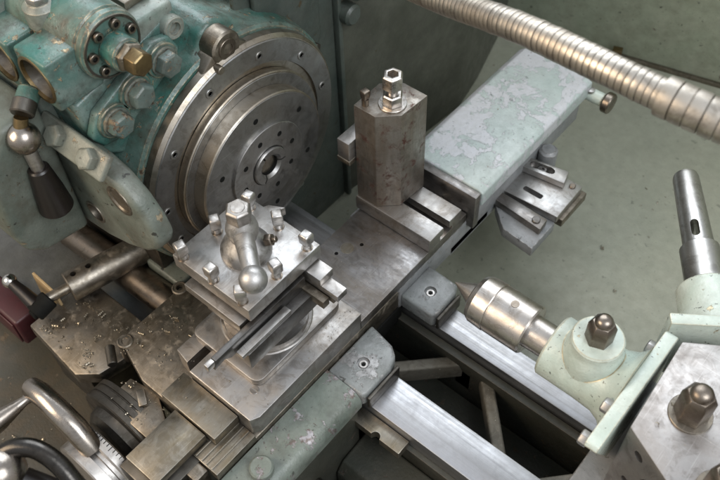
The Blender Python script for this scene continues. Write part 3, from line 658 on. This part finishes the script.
# ------------------------------------------------------------------ feed dials and cranks at the front
fd = thing('feed_dial', 'large grooved dark dial disc standing against the saddle front', 'dial', (-85, -345, -95))
MB().lathe((-84, -322, -98), (0, -1, 0), [(0, 0), (0, 86), (1, 88), (8, 88), (9, 86), (10, 86), (11, 88), (19, 88), (20, 86), (21, 86), (22, 88), (30, 88), (32, 86), (32, 0)], 96).build('disc', 'dark', fd)
MB().lathe((-84, -354, -98), (0, -1, 0), [(0, 0), (0, 66), (12, 64), (20, 56), (20, 0)], 64).build('hub', 'dark', fd)
xk = thing('cross_feed_crank', 'bright crank with a graduated ring and taper handle at lower left', 'crank', (-25, -395, -10))
dring = MB().lathe((-62, -384, -70), (0, -1, 0), [(0, 0), (0, 64), (2, 66), (14, 66), (16, 64), (16, 0)], 96).build('graduated_ring', 'bright', xk)
mk = MB()
for k in range(72):
    a = 2 * PI * k / 72; L = 7 if k % 5 == 0 else 4.5
    c0 = V((-62 + 66.1 * math.cos(a), -386 - L / 2, -70 + 66.1 * math.sin(a)))
    bb = bmesh.new(); bmesh.ops.create_cube(bb, size=1)
    for v in bb.verts: v.co = V((v.co.x * .7, v.co.y * L, v.co.z * .9))
    bmesh.ops.rotate(bb, matrix=Matrix.Rotation(-a, 3, 'Y'), verts=bb.verts)
    bmesh.ops.translate(bb, vec=c0, verts=bb.verts); mk._add(bb)
mk.build('graduations', 'soot', dring)
MB().lathe((-62, -400, -70), (0, -1, 0), [(0, 0), (0, 60), (5, 60), (6, 54), (12, 54), (13, 62), (26, 62), (28, 60), (28, 0)], 96).build('crank_hub', 'bright', xk)
MB().tube([(-66, -403, -14), (-90, -402, 14), (-130, -402, 27), (-155, -402, 30), (-172, -403, 24), (-180, -403, 8)], [15, 16, 15.5, 15, 14, 11], 28).build('crank_arm', 'ball', xk)
MB().lathe((-172, -412, 14), (-.1, -1, -.02), [(0, 0), (0, 8), (8, 6.5), (20, 9), (46, 14.5), (70, 16), (90, 12), (98, 6), (99, 0)], 40).build('crank_handle', 'ball', xk)
bl = thing('ball_handle', 'large polished ball with a curved black rim in the lower left corner', 'handle', (10, -500, 230))
MB().sphere((18, -503, 226), 27).build('ball', 'ball', bl)
MB().tube([(34, -495, 216), (62, -478, 196), (100, -462, 182), (130, -452, 150), (130, -440, 60), (128, -430, -60), (128, -425, -100)], [15, 13, 13, 13, 13, 13, 13]).build('stem', 'black', bl)
rp_ = [V(p) for p in ((4, -515, 222), (9, -500, 234), (16, -482, 241), (28, -470, 242), (41, -464, 239), (59, -461, 231), (77, -462, 220), (92, -462, 198))]
cm_ = []
for k in range(len(rp_) - 1):
    a_, b_, c_, d_ = rp_[max(k - 1, 0)], rp_[k], rp_[k + 1], rp_[min(k + 2, len(rp_) - 1)]
    for q_ in range(5):
        t_ = q_ / 5; cm_.append(.5 * (2 * b_ + (c_ - a_) * t_ + (2 * a_ - 5 * b_ + 4 * c_ - d_) * t_ * t_ + (3 * b_ - a_ - 3 * c_ + d_) * t_ ** 3))
MB().tube(cm_ + [rp_[-1]], 9.6, 28).build('rim', 'rim_black', bl)

# ------------------------------------------------------------------ flexible hose
fh = thing('flexible_hose', 'ribbed metal flexible coolant hose crossing above the tray', 'hose', (300, 30, 531))
ctrl = [V(p) for p in ((-206, 150, 428), (-22, 114, 443), (76, 95, 458), (204, 62, 499), (294, 47, 513), (352, 45, 514), (404, 48, 513), (468, 57, 511), (720, 110, 500))]
def spline(t):
    n = len(ctrl) - 1; i = min(int(t * n), n - 1); f = t * n - i
    p0, p1, p2, p3 = ctrl[max(i - 1, 0)], ctrl[i], ctrl[i + 1], ctrl[min(i + 2, n)]
    return .5 * ((2 * p1) + (p2 - p0) * f + (2 * p0 - 5 * p1 + 4 * p2 - p3) * f * f + (3 * p1 - p0 - 3 * p2 + p3) * f ** 3)
def ribbed(t0, t1, r, pitch, depth):
    fine = [spline(t0 + (t1 - t0) * k / 800) for k in range(801)]
    L = sum((b - a).length for a, b in zip(fine, fine[1:])); nr = int(L / pitch); pts = []; rad = []
    acc = 0; j = 0; cum = [0]
    for a, b in zip(fine, fine[1:]): cum.append(cum[-1] + (b - a).length)
    def at(d):
        nonlocal j
        while j < 799 and cum[j + 1] < d: j += 1
        f = (d - cum[j]) / max(cum[j + 1] - cum[j], 1e-6); return fine[j].lerp(fine[j + 1], min(f, 1))
    for k in range(nr):
        jr = random.uniform(-.28, .28); jd = random.uniform(.55, 1.35)
        for f, dr_ in ((.0, -depth), (.07, -depth), (.09, -.12), (.25, 0), (.78, 0), (.97, -.12)):
            pts.append(at((k + f) * L / nr)); rad.append(r + dr_ * jd + jr)
    return pts, rad
P_, R_ = ribbed(0.0, .631, 14.6, 6.3, 2.3)
MB().tube(P_, R_, 32).build('ribbed_tube', 'hose', fh, 28)
P_, R_ = ribbed(.6275, 1.0, 17.6, 12.5, 2.6)
MB().tube(P_, R_, 36).build('end_fitting', 'hose', fh, 28)

# ------------------------------------------------------------------ swarf
sw = bmesh.new()
def chip(x, y, z, s):
    a = random.uniform(0, 6.28); n = random.randint(2, 4); w = s * random.uniform(.2, .5)
    prev = None; p = V((x, y, z)); cur = random.uniform(-1, 1)
    for k in range(n + 1):
        dd = V((math.cos(a), math.sin(a), 0)); nn = V((-dd.y, dd.x, 0)) * w
        lift = V((0, 0, .4 + s * .25 * math.sin(PI * k / n)))
        ring = [sw.verts.new((q + lift) * S) for q in (p + nn, p - nn, p - nn + V((0, 0, .5)), p + nn + V((0, 0, .5)))]
        if prev:
            for i in range(4): sw.faces.new((prev[i], prev[(i + 1) % 4], ring[(i + 1) % 4], ring[i]))
        else: sw.faces.new(ring)
        prev = ring; p = p + dd * s * .6; a += cur
    sw.faces.new(prev)
def scatter(n, x0, x1, y0, y1, z, s0, s1):
    cs_ = [(random.uniform(x0, x1), random.uniform(y0, y1)) for _ in range(4)]
    for i in range(int(n * .8)):
        c_ = random.choice(cs_); sx_ = (x1 - x0) * .09; sy_ = (y1 - y0) * .09
        x, y = (random.gauss(c_[0], sx_), random.gauss(c_[1], sy_)) if i % 3 else (random.uniform(x0, x1), random.uniform(y0, y1))
        chip(min(max(x, x0), x1), min(max(y, y0), y1), z, s0 + (s1 - s0) * random.random() ** 2.5)
scatter(90, -150, -70, -290, -180, .2, .7, 1.8)
scatter(40, -30, 88, -40, 90, 25.2, .4, 1.0)
scatter(14, -35, 60, -296, -268, 31.2, .6, 1.6)
scatter(40, -30, 90, -255, -228, 44.2, .4, 1.2)
scatter(55, 68, 90, -230, -62, 44.2, .4, 1.1)
scatter(50, -300, -200, -330, -300, -45.8, .8, 2.6)
scatter(26, 480, 560, -60, 60, 205.2, .5, 1.5)
scatter(150, -520, 30, -760, -330, -195.8, 1, 4)
scatter(70, 200, 900, 150, 740, -199.8, 1, 3)
scatter(26, -30, 100, 210, 500, 68.2, .4, 1.2)
scatter(30, 40, 90, 172, 186, 25.2, .6, 2)
def curl(x, y, z, r, turns):
    a0 = random.uniform(0, 6.28); ax_ = V((math.cos(a0), math.sin(a0), 0)); sd_ = V((-ax_.y, ax_.x, 0)); prev = None
    n = int(turns * 9)
    for k in range(n + 1):
        th = 2 * PI * k / 9; c = V((x, y, z + r + .3)) + ax_ * (k * r * .16) + sd_ * r * math.cos(th) + V((0, 0, r * math.sin(th)))
        ring = [sw.verts.new((c + ax_ * w) * S) for w in (-r * .35, r * .35)]
        if prev: sw.faces.new((prev[0], prev[1], ring[1], ring[0]))
        prev = ring
for (n_, x0, x1, y0, y1, z) in ((26, -300, -170, -330, -250, -45.8), (10, -140, -80, -280, -200, .2), (9, 40, 90, 172, 186, 25.2), (16, -480, -60, -560, -340, -195.8), (12, 200, 600, 180, 600, -199.8), (5, 480, 560, -60, 20, 205.2), (8, -106, -60, -345, -305, -13.8)):
    for _ in range(n_): curl(random.uniform(x0, x1), random.uniform(y0, y1), z, random.uniform(.7, 2.6), random.uniform(.7, 3.5))
scatter(60, -110, -20, -348, -300, -13.8, .6, 1.8)
scatter(50, -306, -196, -262, -250, -45.8, .8, 3)
bmesh.ops.recalc_face_normals(sw, faces=sw.faces)
me = bpy.data.meshes.new('metal_swarf'); sw.to_mesh(me); sw.free(); me.materials.append(M['swarf'])
o = bpy.data.objects.new('metal_swarf', me); C.objects.link(o)
o['kind'] = 'stuff'; o['label'] = 'tiny bright metal chips scattered over the machine and tray'; o['category'] = 'swarf'

# ------------------------------------------------------------------ light
w = bpy.data.worlds.new('World'); bpy.context.scene.world = w; w.use_nodes = True
nt = w.node_tree; bg = nt.nodes['Background']
tc = nt.nodes.new('ShaderNodeTexCoord'); sx = nt.nodes.new('ShaderNodeSeparateXYZ'); mr = nt.nodes.new('ShaderNodeMapRange'); mx = nt.nodes.new('ShaderNodeMix')
mx.data_type = 'RGBA'
nt.links.new(tc.outputs['Generated'], sx.inputs[0]); nt.links.new(sx.outputs['Z'], mr.inputs['Value'])
mr.inputs['From Min'].default_value = -.2; mr.inputs['From Max'].default_value = .9
mx.inputs[6].default_value = (.25, .235, .215, 1); mx.inputs[7].default_value = (.43, .46, .50, 1)
nt.links.new(mr.outputs[0], mx.inputs[0]); nt.links.new(mx.outputs[2], bg.inputs[0]); bg.inputs[1].default_value = 1.3

def area(name, loc, target, sx, sy, power, col):
    l = bpy.data.lights.new(name, 'AREA'); l.shape = 'RECTANGLE'; l.size = sx; l.size_y = sy; l.energy = power; l.color = col
    o = bpy.data.objects.new(name, l); C.objects.link(o); o.location = loc
    o.rotation_euler = (V(target) - V(loc)).to_track_quat('-Z', 'Y').to_euler(); return o
area('window_light', (-.9, 1.25, 1.75), (.1, .05, .05), 2.0, 1.6, 38, (.88, .94, 1.0))
area('side_window_light', (1.55, -.25, 1.75), (.3, .35, -.1), 1.2, 1.2, 26, (.92, .96, 1.0))  # unseen fill, added to brighten the rear wall and right-hand faces
area('work_lamp_light', (-.55, -1.1, 1.0), (0, -.05, .05), .8, .8, 12, (1.0, .80, .58))

# ------------------------------------------------------------------ camera
az, el, ro = R(47.7271301), R(52.42743453), R(-2.70736331)
f = V((-math.cos(az) * math.cos(el), math.sin(az) * math.cos(el), -math.sin(el)))
r = f.cross(V((0, 0, 1))).normalized(); u = r.cross(f)
r2 = r * math.cos(ro) + u * math.sin(ro); u2 = -r * math.sin(ro) + u * math.cos(ro)
cam = bpy.data.cameras.new('camera'); co = bpy.data.objects.new('camera', cam); C.objects.link(co)
mm = Matrix((r2, u2, -f)).transposed().to_4x4(); mm.translation = V((516.309, -515.903, 1017.403)) * S
co.matrix_world = mm
cam.lens = 36 * 863.07 / 720; cam.sensor_width = 36; cam.clip_start = .01; cam.clip_end = 50
cam.dof.use_dof = True; cam.dof.focus_distance = 1080 * S; cam.dof.aperture_fstop = 9
sc = bpy.context.scene; sc.camera = co
sc.view_settings.view_transform = 'Standard'; sc.view_settings.look = 'None'; sc.view_settings.exposure = .45; sc.view_settings.gamma = 1
for o in bpy.data.objects:
    if 'base' in o: del o['base']
